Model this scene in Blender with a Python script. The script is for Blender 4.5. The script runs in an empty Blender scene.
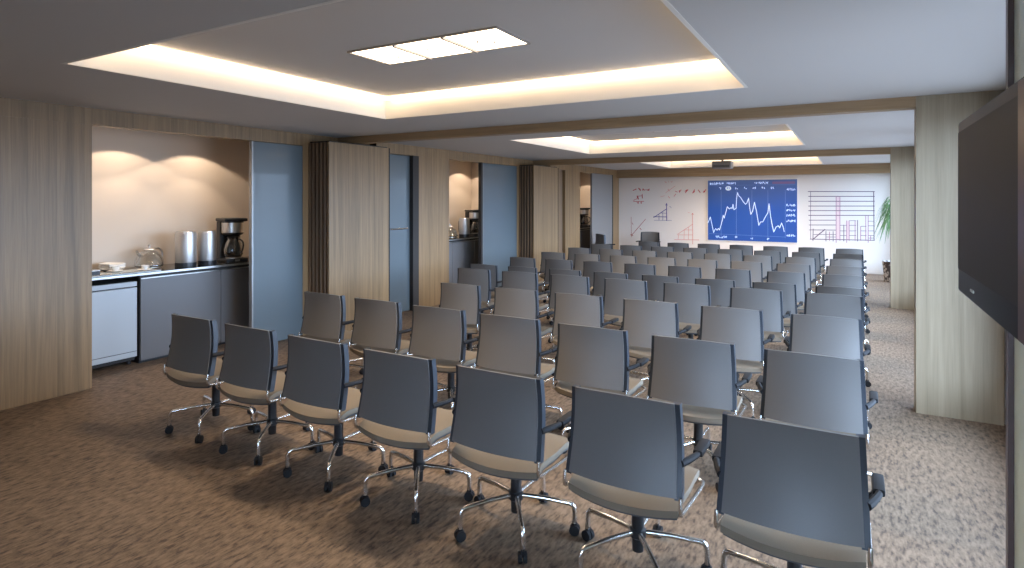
import bpy, bmesh, math, random
from mathutils import Vector, Matrix
random.seed(7)
PI = math.pi
SC = bpy.context.scene
COL = SC.collection

# ------------------------------------------------------------------ camera
cam = bpy.data.objects.new('camera', bpy.data.cameras.new('camera'))
COL.objects.link(cam)
cam.data.sensor_width = 36
cam.data.lens = 596 / 1024 * 36
cam.data.shift_y = -84 / 1024
cam.data.clip_start = 0.05
cam.location = (0, 0, 1.7)
cam.rotation_euler = (PI / 2, 0, math.atan(341 / 596))
SC.camera = cam

# ------------------------------------------------------------------ sky, portals, exposure
W = bpy.data.worlds.new('World'); SC.world = W
W.use_nodes = True
bgn = W.node_tree.nodes['Background']
# overcast daylight: bright sky above the horizon, dim ground below
SKY = 32.0
_nt = W.node_tree
_tc = _nt.nodes.new('ShaderNodeTexCoord'); _sp = _nt.nodes.new('ShaderNodeSeparateXYZ')
_cr = _nt.nodes.new('ShaderNodeValToRGB'); _mr = _nt.nodes.new('ShaderNodeMapRange')
_nt.links.new(_tc.outputs['Generated'], _sp.inputs[0]); _nt.links.new(_sp.outputs['Z'], _mr.inputs['Value'])
_mr.inputs['From Min'].default_value = -1; _mr.inputs['From Max'].default_value = 1
_nt.links.new(_mr.outputs[0], _cr.inputs[0]); _nt.links.new(_cr.outputs[0], bgn.inputs['Color'])
_e = _cr.color_ramp.elements
_e[0].position = 0.49; _e[0].color = (0.13, 0.155, 0.19, 1)
_e[1].position = 0.52; _e[1].color = (0.52, 0.70, 0.95, 1)
_k = _e.new(0.85); _k.color = (0.60, 0.78, 1.0, 1)
bgn.inputs['Strength'].default_value = SKY
SC.view_settings.view_transform = 'Standard'
SC.view_settings.look = 'None'
SC.view_settings.gamma = 1
SC.view_settings.use_curve_mapping = False
SC.view_settings.exposure = 0.0
SC.cycles.max_bounces = 7
SC.cycles.diffuse_bounces = 4
SC.cycles.glossy_bounces = 3
SC.cycles.transparent_max_bounces = 10
SC.cycles.caustics_reflective = False
SC.cycles.caustics_refractive = False
SC.cycles.sample_clamp_indirect = 4
SC.cycles.use_denoising = True

# window openings in the right wall (X = 1.0) and in the rear wall (Y = -3)
RWIN = [(2.55, 5.55), (6.2, 8.5), (8.7, 10.95), (11.6, 13.6), (13.8, 15.7)]
BWIN = [(-0.5, 0.9)]
WZ0, WZ1 = 0.25, 2.42
def portal(cx, cy, sx, rot):
    l = bpy.data.lights.new('window_portal', 'AREA'); l.shape = 'RECTANGLE'
    l.size = sx; l.size_y = WZ1 - WZ0
    l.cycles.is_portal = True
    o = bpy.data.objects.new('window_portal', l); COL.objects.link(o)
    o.location = (cx, cy, (WZ0 + WZ1) / 2); o.rotation_euler = rot
for a, b in RWIN: portal(1.09, (a + b) / 2, b - a, (PI / 2, 0, PI / 2))
for a, b in BWIN: portal((a + b) / 2, -3.09, b - a, (PI / 2, 0, PI))
LED_POWER = 9.0
PANEL_POWER = 7.0
LAMP_WATTS = (80.0, 140.0, 110.0)
SPOT_POWER = 33.0
WARM = (1.0, 0.74, 0.47)

# ------------------------------------------------------------------ materials
def new_mat(name):
    m = bpy.data.materials.new(name); m.use_nodes = True
    nt = m.node_tree; b = nt.nodes['Principled BSDF']
    return m, nt, b
def mat(name, col, rough=0.5, metal=0.0, noise=0.0, nscale=40, coat=0.0, bump=0.0, spec=0.5):
    m, nt, b = new_mat(name)
    b.inputs['Base Color'].default_value = (*col, 1)
    b.inputs['Roughness'].default_value = rough
    b.inputs['Metallic'].default_value = metal
    b.inputs['Coat Weight'].default_value = coat
    b.inputs['Specular IOR Level'].default_value = spec
    if noise or bump:
        tc = nt.nodes.new('ShaderNodeTexCoord'); n = nt.nodes.new('ShaderNodeTexNoise')
        n.inputs['Scale'].default_value = nscale; n.inputs['Detail'].default_value = 5
        nt.links.new(tc.outputs['Object'], n.inputs['Vector'])
        if noise:
            mx = nt.nodes.new('ShaderNodeMix'); mx.data_type = 'RGBA'
            mx.inputs['A'].default_value = (*[c * (1 - noise) for c in col], 1)
            mx.inputs['B'].default_value = (*[min(1, c * (1 + noise)) for c in col], 1)
            nt.links.new(n.outputs['Fac'], mx.inputs['Factor'])
            nt.links.new(mx.outputs['Result'], b.inputs['Base Color'])
        if bump:
            bp = nt.nodes.new('ShaderNodeBump'); bp.inputs['Strength'].default_value = bump
            bp.inputs['Distance'].default_value = 0.002
            nt.links.new(n.outputs['Fac'], bp.inputs['Height']); nt.links.new(bp.outputs['Normal'], b.inputs['Normal'])
    return m
def emit(name, col, strength):
    m, nt, b = new_mat(name)
    b.inputs['Base Color'].default_value = (*col, 1)
    b.inputs['Emission Color'].default_value = (*col, 1)
    b.inputs['Emission Strength'].default_value = strength
    return m
def glassy(name, tint=(1, 1, 1), gloss=0.12):
    m, nt, b = new_mat(name)
    t = nt.nodes.new('ShaderNodeBsdfTransparent'); t.inputs['Color'].default_value = (*tint, 1)
    g = nt.nodes.new('ShaderNodeBsdfGlossy'); g.inputs['Roughness'].default_value = 0.04
    fr = nt.nodes.new('ShaderNodeLayerWeight'); fr.inputs['Blend'].default_value = 0.35
    ad = nt.nodes.new('ShaderNodeMath'); ad.operation = 'ADD'; ad.inputs[1].default_value = gloss; ad.use_clamp = True
    mx = nt.nodes.new('ShaderNodeMixShader')
    nt.links.new(fr.outputs['Facing'], ad.inputs[0]); nt.links.new(ad.outputs[0], mx.inputs[0])
    nt.links.new(t.outputs[0], mx.inputs[1]); nt.links.new(g.outputs[0], mx.inputs[2])
    nt.links.new(mx.outputs[0], nt.nodes['Material Output'].inputs[0])
    return m
def wood(name, light, dark, grain='Z', board=0.21, board_axis='Y', rough=0.42):
    m, nt, b = new_mat(name); N = nt.nodes.new; L = nt.links.new
    tc = N('ShaderNodeTexCoord'); mp = N('ShaderNodeMapping')
    sc = {'X': (0.4, 13, 13), 'Z': (13, 13, 0.4)}[grain]
    mp.inputs['Scale'].default_value = sc
    L(tc.outputs['Object'], mp.inputs['Vector'])
    sep = N('ShaderNodeSeparateXYZ'); L(tc.outputs['Object'], sep.inputs[0])
    dv = N('ShaderNodeMath'); dv.operation = 'DIVIDE'; dv.inputs[1].default_value = board; L(sep.outputs[board_axis], dv.inputs[0])
    fl = N('ShaderNodeMath'); fl.operation = 'FLOOR'; L(dv.outputs[0], fl.inputs[0])
    wn = N('ShaderNodeTexWhiteNoise'); wn.noise_dimensions = '1D'; L(fl.outputs[0], wn.inputs['W'])
    off = N('ShaderNodeVectorMath'); off.operation = 'MULTIPLY_ADD'
    off.inputs[1].default_value = (13, 13, 13); L(wn.outputs['Color'], off.inputs[0]); L(mp.outputs[0], off.inputs[2])
    n1 = N('ShaderNodeTexNoise'); n1.inputs['Scale'].default_value = 1.2; n1.inputs['Detail'].default_value = 6
    n1.inputs['Distortion'].default_value = 0.9; L(off.outputs[0], n1.inputs['Vector'])
    n2 = N('ShaderNodeTexNoise'); n2.inputs['Scale'].default_value = 9; n2.inputs['Detail'].default_value = 3
    L(off.outputs[0], n2.inputs['Vector'])
    a = N('ShaderNodeMath'); a.operation = 'MULTIPLY_ADD'; a.inputs[1].default_value = 0.45
    L(n2.outputs['Fac'], a.inputs[0]); L(n1.outputs['Fac'], a.inputs[2])
    a2 = N('ShaderNodeMath'); a2.operation = 'MULTIPLY_ADD'; a2.inputs[1].default_value = 0.14
    L(wn.outputs['Value'], a2.inputs[0]); L(a.outputs[0], a2.inputs[2])
    cr = N('ShaderNodeValToRGB'); cr.color_ramp.elements[0].position = 0.50; cr.color_ramp.elements[1].position = 1.08 if False else 1.0
    cr.color_ramp.elements[0].color = (*dark, 1); cr.color_ramp.elements[1].color = (*light, 1)
    L(a2.outputs[0], cr.inputs[0]); L(cr.outputs[0], b.inputs['Base Color'])
    b.inputs['Roughness'].default_value = rough
    bp = N('ShaderNodeBump'); bp.inputs['Strength'].default_value = 0.12; bp.inputs['Distance'].default_value = 0.002
    L(a.outputs[0], bp.inputs['Height']); L(bp.outputs[0], b.inputs['Normal'])
    return m
def carpet():
    m, nt, b = new_mat('carpet'); N = nt.nodes.new; L = nt.links.new
    tc = N('ShaderNodeTexCoord')
    def noise(scale, s, det=4):
        mp = N('ShaderNodeMapping'); mp.inputs['Scale'].default_value = scale
        L(tc.outputs['Object'], mp.inputs['Vector'])
        n = N('ShaderNodeTexNoise'); n.inputs['Scale'].default_value = s; n.inputs['Detail'].default_value = det
        L(mp.outputs[0], n.inputs['Vector']); return n.outputs['Fac']
    A = noise((10, 3.0, 1), 4.2, 3); B = noise((14, 4.2, 1), 5.5, 3); D = noise((1, 1, 1), 1.2, 2); E2 = noise((1, 1, 1), 120, 2)
    def madd(x, k, y):
        q = N('ShaderNodeMath'); q.operation = 'MULTIPLY_ADD'; q.inputs[1].default_value = k; L(x, q.inputs[0])
        if y is None: q.inputs[2].default_value = 0
        else: L(y, q.inputs[2])
        return q.outputs[0]
    v = madd(A, 0.50, madd(B, 0.35, madd(D, 0.12, madd(E2, 0.14, None))))
    cr = N('ShaderNodeValToRGB'); e = cr.color_ramp.elements
    e[0].position = 0.44; e[0].color = (0.066, 0.046, 0.033, 1)
    e[1].position = 0.64; e[1].color = (0.245, 0.175, 0.12, 1)
    k = e.new(0.525); k.color = (0.155, 0.108, 0.074, 1)
    L(v, cr.inputs[0]); L(cr.outputs[0], b.inputs['Base Color'])
    b.inputs['Roughness'].default_value = 0.62
    b.inputs['Specular IOR Level'].default_value = 0.35
    bp = N('ShaderNodeBump'); bp.inputs['Strength'].default_value = 0.35; bp.inputs['Distance'].default_value = 0.004
    L(v, bp.inputs['Height']); L(bp.outputs[0], b.inputs['Normal'])
    return m

M = {}
M['carpet'] = carpet()
M['ceiling'] = mat('ceiling paint', (0.60, 0.59, 0.585), 0.75)
M['fascia'] = mat('white cove paint', (0.86, 0.84, 0.80), 0.7)
M['white_wall'] = mat('whiteboard wall paint', (0.80, 0.74, 0.69), 0.5)
M['plain'] = mat('plain wall paint', (0.52, 0.50, 0.48), 0.8)
M['niche'] = mat('beige niche paint', (0.65, 0.555, 0.455), 0.75)
M['oak'] = wood('oak vertical grain', (0.315, 0.20, 0.098), (0.165, 0.104, 0.05))
M['oak_x'] = wood('oak horizontal grain', (0.38, 0.25, 0.135), (0.24, 0.155, 0.08), grain='X', board=9.0, board_axis='Z')
M['oak_pillar'] = wood('pale oak vertical grain', (0.37, 0.30, 0.205), (0.25, 0.20, 0.13), board=0.62, board_axis='X')
M['walnut'] = wood('walnut slats', (0.25, 0.165, 0.10), (0.13, 0.082, 0.05))
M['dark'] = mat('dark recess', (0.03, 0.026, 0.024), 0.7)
M['blue_panel'] = mat('blue grey lacquer', (0.108, 0.136, 0.152), 0.36, coat=0.1, noise=0.03, nscale=3)
M['steel'] = mat('brushed steel', (0.62, 0.60, 0.58), 0.28, 1.0, noise=0.05, nscale=60)
M['brushed'] = mat('satin brushed steel', (0.62, 0.60, 0.58), 0.45, 1.0)
M['chrome'] = mat('chrome', (0.86, 0.84, 0.81), 0.24, 1.0)
M['laminate'] = mat('grey laminate', (0.145, 0.14, 0.14), 0.35, noise=0.03, nscale=5)
M['fridge'] = mat('pale silver enamel', (0.47, 0.50, 0.52), 0.3, noise=0.02, nscale=4)
M['granite'] = mat('black granite', (0.035, 0.032, 0.03), 0.12, noise=0.5, nscale=120)
M['black'] = mat('black plastic', (0.018, 0.019, 0.022), 0.35)
M['rubber'] = mat('black rubber', (0.018, 0.018, 0.020), 0.75, spec=0.25)
M['shell'] = mat('slate grey shell', (0.15, 0.146, 0.142), 0.45, noise=0.04, nscale=220, bump=0.15)
M['rail'] = mat('dark blue grey rail', (0.026, 0.033, 0.045), 0.40, spec=0.5)
M['seat'] = mat('tan seat fabric', (0.185, 0.15, 0.11), 0.85, noise=0.08, nscale=300, bump=0.3)
M['seat_under'] = mat('seat pan plastic', (0.055, 0.056, 0.06), 0.45)
M['tvscreen'] = mat('television screen', (0.030, 0.032, 0.038), 0.55, spec=0.2)
M['tvbezel'] = mat('gloss black bezel', (0.010, 0.010, 0.018), 0.42, spec=0.2)
M['tvedge'] = mat('dark red gloss edge', (0.085, 0.018, 0.016), 0.35, spec=0.3)
M['glass'] = glassy('clear glass', (0.93, 0.95, 0.95), 0.14)
M['window_glass'] = glassy('window glass', (0.97, 0.98, 1.0), 0.03)
M['carafe'] = glassy('smoked carafe glass', (0.35, 0.30, 0.27), 0.12)
M['porcelain'] = mat('white porcelain', (0.85, 0.82, 0.76), 0.25)
M['tray'] = mat('pale glass tray', (0.70, 0.76, 0.76), 0.12)
M['screen_blue'] = None
M['red_ink'] = mat('red marker ink', (0.62, 0.07, 0.08), 0.6)
M['pale_red_ink'] = mat('pale red marker ink', (0.72, 0.30, 0.26), 0.6)
M['blue_ink'] = mat('blue marker ink', (0.09, 0.07, 0.30), 0.6)
M['dark_ink'] = mat('dark marker ink', (0.13, 0.08, 0.14), 0.6)
M['pink_ink'] = mat('pink marker ink', (0.80, 0.62, 0.62), 0.6)
M['leaf'] = mat('palm leaf', (0.16, 0.32, 0.13), 0.5, noise=0.35, nscale=9)
M['bark'] = mat('palm trunk', (0.20, 0.14, 0.09), 0.85, noise=0.3, nscale=40)
M['soil'] = mat('potting soil', (0.05, 0.035, 0.025), 0.95, noise=0.3, nscale=60)
M['led'] = emit('warm led strip', WARM, LED_POWER)
M['panel_light'] = emit('recessed lamp diffuser', (1.0, 0.80, 0.58), PANEL_POWER)
M['lamp_core'] = emit('recessed lamp core', (1.0, 0.95, 0.88), PANEL_POWER * 2)
M['bulb'] = emit('small downlight lens', (1.0, 0.8, 0.55), 12)
M['door_edge'] = mat('satin aluminium edge', (0.30, 0.30, 0.30), 0.4, 0.6)
M['lamp_frame'] = mat('lamp frame grey', (0.25, 0.24, 0.23), 0.6)
M['partition'] = mat('pale green grey glass panel', (0.68, 0.82, 0.80), 0.3, noise=0.03, nscale=2)
M['jamb'] = mat('dark red brown jamb', (0.10, 0.065, 0.065), 0.35)
def screen_mats():
    m, nt, b = new_mat('blue projected chart'); N = nt.nodes.new; L = nt.links.new
    tc = N('ShaderNodeTexCoord'); sp = N('ShaderNodeSeparateXYZ'); L(tc.outputs['Object'], sp.inputs[0])
    cr = N('ShaderNodeValToRGB'); mr = N('ShaderNodeMapRange')
    mr.inputs['From Min'].default_value = 0.68; mr.inputs['From Max'].default_value = 2.21
    L(sp.outputs['Z'], mr.inputs['Value']); L(mr.outputs[0], cr.inputs[0])
    e = cr.color_ramp.elements
    e[0].position = 0; e[0].color = (0.022, 0.08, 0.33, 1); e[1].position = 1; e[1].color = (0.07, 0.13, 0.33, 1)
    k = e.new(0.5); k.color = (0.02, 0.085, 0.36, 1)
    L(cr.outputs[0], b.inputs['Emission Color']); b.inputs['Emission Strength'].default_value = 0.12
    L(cr.outputs[0], b.inputs['Base Color']); b.inputs['Roughness'].default_value = 0.35
    return m
M['screen_blue'] = screen_mats()
M['screen_line'] = emit('screen line light', (0.62, 0.74, 0.95), 0.35)
M['screen_dim'] = emit('screen grid dim', (0.12, 0.20, 0.45), 0.3)
M['screen_grey'] = emit('screen heading band', (0.16, 0.10, 0.22), 0.3)
def pot_mat():
    m, nt, b = new_mat('speckled pot'); N = nt.nodes.new; L = nt.links.new
    tc = N('ShaderNodeTexCoord'); v = N('ShaderNodeTexVoronoi'); v.inputs['Scale'].default_value = 16
    L(tc.outputs['Object'], v.inputs['Vector'])
    cr = N('ShaderNodeValToRGB'); cr.color_ramp.elements[0].position = 0.35; cr.color_ramp.elements[1].position = 0.6
    cr.color_ramp.elements[0].color = (0.55, 0.52, 0.50, 1); cr.color_ramp.elements[1].color = (0.06, 0.05, 0.05, 1)
    L(v.outputs['Distance'], cr.inputs[0]); L(cr.outputs[0], b.inputs['Base Color'])
    return m
M['pot'] = pot_mat()

# ------------------------------------------------------------------ mesh helpers
def box(bm, x0, x1, y0, y1, z0, z1, bev=0.0, mtx=None):
    if x0 > x1: x0, x1 = x1, x0
    if y0 > y1: y0, y1 = y1, y0
    r = bmesh.ops.create_cube(bm, size=1.0)
    vs = r['verts']
    for v in vs:
        v.co = Vector(((x0 + x1) / 2 + v.co.x * (x1 - x0), (y0 + y1) / 2 + v.co.y * (y1 - y0), (z0 + z1) / 2 + v.co.z * (z1 - z0)))
    if bev:
        es = list({e for v in vs for e in v.link_edges})
        rr = bmesh.ops.bevel(bm, geom=es, offset=bev, segments=2, affect='EDGES', profile=0.6)
        vs = list({v for f in rr['faces'] for v in f.verts} | {v for v in vs if v.is_valid})
    if mtx is not None:
        for v in vs: v.co = mtx @ v.co
    return vs
def tube(bm, pts, r, seg=8, cap=True):
    pts = [Vector(p) for p in pts]
    rr = r if isinstance(r, (list, tuple)) else [r] * len(pts)
    rings = []; n0 = None
    for i, p in enumerate(pts):
        t = (pts[min(i + 1, len(pts) - 1)] - pts[max(i - 1, 0)]).normalized()
        if n0 is None:
            n0 = t.cross(Vector((0, 0, 1)))
            if n0.length < 0.05: n0 = t.cross(Vector((1, 0, 0)))
        n0 = (n0 - t * n0.dot(t)).normalized(); b0 = t.cross(n0)
        rings.append([bm.verts.new(p + (n0 * math.cos(2 * PI * k / seg) + b0 * math.sin(2 * PI * k / seg)) * rr[i]) for k in range(seg)])
    for a, b in zip(rings, rings[1:]):
        for k in range(seg): bm.faces.new((a[k], a[(k + 1) % seg], b[(k + 1) % seg], b[k]))
    if cap:
        bm.faces.new(rings[0][::-1]); bm.faces.new(rings[-1])
def arc(p0, p1, p2, n=5):
    """quadratic bend from p0 to p2 with corner p1"""
    p0, p1, p2 = map(Vector, (p0, p1, p2)); o = []
    for i in range(n + 1):
        t = i / n; o.append(p0 * (1 - t) ** 2 + p1 * 2 * t * (1 - t) + p2 * t * t)
    return o
def lathe(bm, prof, seg=20, c=(0, 0, 0)):
    rings = []
    for r, z in prof:
        if r < 1e-5: rings.append([bm.verts.new((c[0], c[1], c[2] + z))])
        else: rings.append([bm.verts.new((c[0] + r * math.cos(2 * PI * k / seg), c[1] + r * math.sin(2 * PI * k / seg), c[2] + z)) for k in range(seg)])
    for a, b in zip(rings, rings[1:]):
        if len(a) == 1 and len(b) == 1: continue
        for k in range(seg):
            k2 = (k + 1) % seg
            if len(a) == 1: bm.faces.new((a[0], b[k2], b[k]))
            elif len(b) == 1: bm.faces.new((a[k], a[k2], b[0]))
            else: bm.faces.new((a[k], a[k2], b[k2], b[k]))
def sheet(bm, f, nu, nv, off):
    """closed slab from f(u,v), thickness vector off(u,v)"""
    A = [[bm.verts.new(f(i / nu, j / nv)) for j in range(nv + 1)] for i in range(nu + 1)]
    B = [[bm.verts.new(Vector(f(i / nu, j / nv)) + Vector(off)) for j in range(nv + 1)] for i in range(nu + 1)]
    for i in range(nu):
        for j in range(nv):
            bm.faces.new((A[i][j], A[i + 1][j], A[i + 1][j + 1], A[i][j + 1]))
            bm.faces.new((B[i][j], B[i][j + 1], B[i + 1][j + 1], B[i + 1][j]))
    for i in range(nu):
        bm.faces.new((A[i][0], B[i][0], B[i + 1][0], A[i + 1][0])); bm.faces.new((A[i][nv], A[i + 1][nv], B[i + 1][nv], B[i][nv]))
    for j in range(nv):
        bm.faces.new((A[0][j], A[0][j + 1], B[0][j + 1], B[0][j])); bm.faces.new((A[nu][j], B[nu][j], B[nu][j + 1], A[nu][j + 1]))
def obj(name, bm, m, parent=None, smooth=False, loc=None):
    bmesh.ops.recalc_face_normals(bm, faces=bm.faces)
    me = bpy.data.meshes.new(name); bm.to_mesh(me); bm.free()
    me.materials.append(M[m] if isinstance(m, str) else m)
    o = bpy.data.objects.new(name, me); COL.objects.link(o)
    if smooth:
        for p in me.polygons: p.use_smooth = True
        me.set_sharp_from_angle(angle=math.radians(smooth if smooth > 1 else 40))
    if parent is not None: o.parent = parent
    if loc is not None: o.location = loc
    return o
def tag(o, label, cat, group=None, kind=None):
    o['label'] = label; o['category'] = cat
    if group: o['group'] = group
    if kind: o['kind'] = kind
    return o
def thing(name, label, cat, loc=(0, 0, 0), rz=0.0, group=None):
    o = bpy.data.objects.new(name, None); COL.objects.link(o)
    o.location = loc; o.rotation_euler = (0, 0, rz); o.empty_display_size = 0.1
    return tag(o, label, cat, group)
def struct(name, bm, m, label, cat, parent=None, smooth=False):
    o = obj(name, bm, m, parent, smooth); o['kind'] = 'structure'
    if parent is None: o['label'] = label; o['category'] = cat
    return o
def dup(root, loc, rz, label=None, group=None):
    r = root.copy(); COL.objects.link(r); r.location = loc; r.rotation_euler = (0, 0, rz)
    if label: r['label'] = label
    if group: r['group'] = group
    for ch in list(root.children):
        c = ch.copy(); COL.objects.link(c); c.parent = r
        for g in list(ch.children):
            d = g.copy(); COL.objects.link(d); d.parent = c
    return r
NB = bmesh.new

# ------------------------------------------------------------------ room shell
HZ, ZC = 2.38, 2.53          # underside of the wood header, ceiling soffit height
ZU = 2.74                    # raised ceiling inside the coves
XR = 1.0                     # right wall
bm = NB(); box(bm, -7.3, 1.3, -3.2, 16.3, -0.1, 0)
struct('floor', bm, 'carpet', 'brown grey streaky carpet under the rows of chairs', 'floor')

# soffit with three rectangular coves
COVES = [(-4.16, -0.69, 1.80, 4.66), (-4.12, -0.64, 7.14, 10.0), (-4.10, -0.60, 12.5, 15.42)]
bm = NB()
ys = [-3.0]
for x0, x1, y0, y1 in COVES:
    box(bm, -7.2, 1.2, ys[-1], y0, ZC, ZC + 0.07)
    box(bm, -7.2, x0, y0, y1, ZC, ZC + 0.07); box(bm, x1, 1.2, y0, y1, ZC, ZC + 0.07)
    ys.append(y1)
box(bm, -7.2, 1.2, ys[-1], 16.0, ZC, ZC + 0.07)
ceil = struct('ceiling', bm, 'ceiling', 'painted ceiling with three recessed rectangular coves', 'ceiling')
bm = NB()
for x0, x1, y0, y1 in COVES:
    box(bm, x0 - 0.03, x1 + 0.03, y0 - 0.03, y1 + 0.03, ZU, ZU + 0.05)
struct('raised_panel', bm, 'ceiling', '', '', ceil)
FT = 0.02
for i, (x0, x1, y0, y1) in enumerate(COVES):
    bm = NB()
    for a in ((x0 - FT, x0 + .004, y0 - FT, y1 + FT), (x1 - .004, x1 + FT, y0 - FT, y1 + FT), (x0 + .004, x1 - .004, y0 - FT, y0 + .004), (x0 + .004, x1 - .004, y1 - .004, y1 + FT)):
        box(bm, *a, ZC - 0.001, ZU)
    lab = ['white upright rim of the ceiling cove nearest the viewer', 'white upright rim of the middle ceiling cove',
           'white upright rim of the ceiling cove before the whiteboard wall'][i]
    struct('trim_%d' % (i + 1), bm, 'fascia', lab, 'ceiling trim')
    bm = NB(); g = 0.06; w = 0.016; z0, z1 = ZU - 0.030, ZU - 0.001
    box(bm, x0 + g, x0 + g + w, y0 + g, y1 - g, z0, z1); box(bm, x1 - g - w, x1 - g, y0 + g, y1 - g, z0, z1)
    box(bm, x0 + g + w, x1 - g - w, y0 + g, y0 + g + w, z0, z1); box(bm, x0 + g + w, x1 - g - w, y1 - g - w, y1 - g, z0, z1)
    lab = ['warm glowing strip light round the nearest ceiling cove', 'warm glowing strip light round the middle ceiling cove',
           'warm glowing strip light in the cove before the whiteboard wall'][i]
    t = thing('cove_light', lab, 'cove light', ((x0 + x1) / 2, (y0 + y1) / 2, ZU), 0, 'warm strip lights in the ceiling coves')
    o = obj('led_strip', bm, 'led', t); o.matrix_parent_inverse = Matrix.Translation((-(x0 + x1) / 2, -(y0 + y1) / 2, -ZU))
# wooden cross beams
for i, (y, xl, xr, zb, d) in enumerate([(5.74, -5.964, XR, 2.44, 0.14), (11.1, -5.844, XR, 2.425, 0.14), (15.8, -5.694, XR, 2.31, 0.2)]):
    bm = NB(); box(bm, xl, xr, y, y + d, zb, ZC)
    struct('ceiling_beam', bm, 'oak_x', ['wooden ceiling beam across the room, nearest one', 'wooden ceiling beam across the room, middle one with projector behind',
           'wooden header beam along the top of the whiteboard wall'][i], 'beam')
# pillars on the right
for i, (x0, x1, y0) in enumerate([(0.437, 0.99, 5.735), (0.515, 1.0, 11.09)]):
    bm = NB(); box(bm, x0, x1, y0, y0 + 0.155, 0, [2.53, 2.53][i])
    struct('pillar', bm, 'oak_pillar', ['tall oak clad pillar beside the television', 'oak clad pillar further back beside the potted palm'][i], 'pillar')

# left wall, three bays with their own plane
XW = [-5.97, -5.85, -5.70]
def seg(bm, x, y0, y1, z0=0.0, z1=HZ): box(bm, x - 0.10, x, y0, y1, z0, z1)
bm = NB()
seg(bm, XW[0], -3.0, 2.79); seg(bm, XW[0], 5.17, 6.36)
seg(bm, XW[1], 6.36, 6.60); seg(bm, XW[1], 7.31, 8.11); seg(bm, XW[1], 10.43, 11.62)
seg(bm, XW[2], 11.62, 12.10)
box(bm, XW[0] - 0.1, XW[1], 6.36, 6.38, 0, ZC); box(bm, XW[1] - 0.1, XW[2], 11.62, 11.64, 0, ZC)  # closers at the bay jogs, added to stop light leaking in
box(bm, -7.2, -7.12, -3.0, 16.0, 0, 2.6); seg(bm, XW[2], 12.41, 13.26); seg(bm, XW[2], 15.53, 16.0)  # first box is an unseen outer shell, added against light leaks
struct('wall_left', bm, 'oak', 'oak boarded wall along the left of the room', 'wall')
bm = NB()
box(bm, XW[0] - 0.10, XW[0] + 0.004, -3.0, 6.36, HZ, ZC)
box(bm, XW[1] - 0.10, XW[1] + 0.004, 6.36, 11.62, HZ, ZC)
box(bm, XW[2] - 0.10, XW[2] + 0.004, 11.62, 16.0, HZ, ZC)
struct('trim_4', bm, 'oak', 'oak fascia strip running along the top of the left wall', 'wall trim')
# niches behind the wall plane
NX = [(-6.98, 2.70, 5.30), (-6.86, 8.05, 10.3), (-6.71, 13.2, 15.5)]
for i, (xb, y0, y1) in enumerate(NX):
    bm = NB()
    box(bm, xb - 0.08, xb, y0 - 0.08, y1 + 0.08, 0, 2.56)
    box(bm, xb, XW[i] - 0.1, y0 - 0.08, y0, 0, ZC); box(bm, xb, XW[i] - 0.1, y1, y1 + 0.08, 0, ZC)
    box(bm, xb, XW[i] - 0.1, y0, y1, 2.50, 2.56)
    struct('wall_niche', bm, 'niche', ['beige lined alcove above the nearest coffee counter', 'beige lined alcove of the middle coffee counter',
        'beige lined alcove of the farthest coffee counter'][i], 'wall niche')
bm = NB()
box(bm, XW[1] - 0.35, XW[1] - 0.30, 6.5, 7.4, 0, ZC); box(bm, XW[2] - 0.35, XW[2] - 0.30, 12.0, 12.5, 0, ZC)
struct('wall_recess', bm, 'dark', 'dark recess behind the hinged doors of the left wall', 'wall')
# back wall, right wall, rear wall
bm = NB(); box(bm, -6.9, 1.2, 16.0, 16.1, 0, ZC + 0.25)
struct('wall_back', bm, 'white_wall', 'white writing wall at the far end with charts drawn on it', 'wall')
bm = NB()
yy = -3.0
for a, b in RWIN:
    box(bm, XR, XR + 0.12, yy, a, 0, ZC); box(bm, XR, XR + 0.12, a, b, 0, WZ0); box(bm, XR, XR + 0.12, a, b, WZ1, ZC); yy = b
box(bm, XR, XR + 0.12, yy, 16.0, 0, ZC)
struct('wall_right', bm, 'plain', 'painted window wall on the right behind the pillars', 'wall')
bm = NB()
xx = -7.2
for a, b in BWIN:
    box(bm, xx, a, -3.12, -3.0, 0, ZC); box(bm, a, b, -3.12, -3.0, 0, WZ0); box(bm, a, b, -3.12, -3.0, WZ1, ZC); xx = b
box(bm, xx, XR + 0.12, -3.12, -3.0, 0, ZC)
struct('wall_rear', bm, 'plain', 'painted rear wall with one window', 'wall')
def window(n, x0, x1, y0, y1, lab):
    bm = NB(); f = 0.05
    along_y = (y1 - y0) > (x1 - x0)
    if along_y:
        for a, b in ((y0, y0 + f), (y1 - f, y1), ((y0 + y1) / 2 - f / 2, (y0 + y1) / 2 + f / 2)): box(bm, x0, x1, a, b, WZ0, WZ1)
        box(bm, x0, x1, y0, y1, WZ0, WZ0 + f); box(bm, x0, x1, y0, y1, WZ1 - f, WZ1)
    else:
        for a, b in ((x0, x0 + f), (x1 - f, x1), ((x0 + x1) / 2 - f / 2, (x0 + x1) / 2 + f / 2)): box(bm, a, b, y0, y1, WZ0, WZ1)
        box(bm, x0, x1, y0, y1, WZ0, WZ0 + f); box(bm, x0, x1, y0, y1, WZ1 - f, WZ1)
    w = struct('window_%d' % n, bm, 'jamb', lab, 'window')
    bm = NB()
    if along_y: box(bm, (x0 + x1) / 2 - .003, (x0 + x1) / 2 + .003, y0 + f, y1 - f, WZ0 + f, WZ1 - f)
    else: box(bm, x0 + f, x1 - f, (y0 + y1) / 2 - .003, (y0 + y1) / 2 + .003, WZ0 + f, WZ1 - f)
    struct('pane', bm, 'window_glass', '', '', w)
WN = ['window in the right wall beside the television pillar', 'window in the right wall just past the first pillar', 'window in the right wall before the second pillar',
      'window in the right wall just past the second pillar', 'window in the right wall beside the potted palm']
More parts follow.
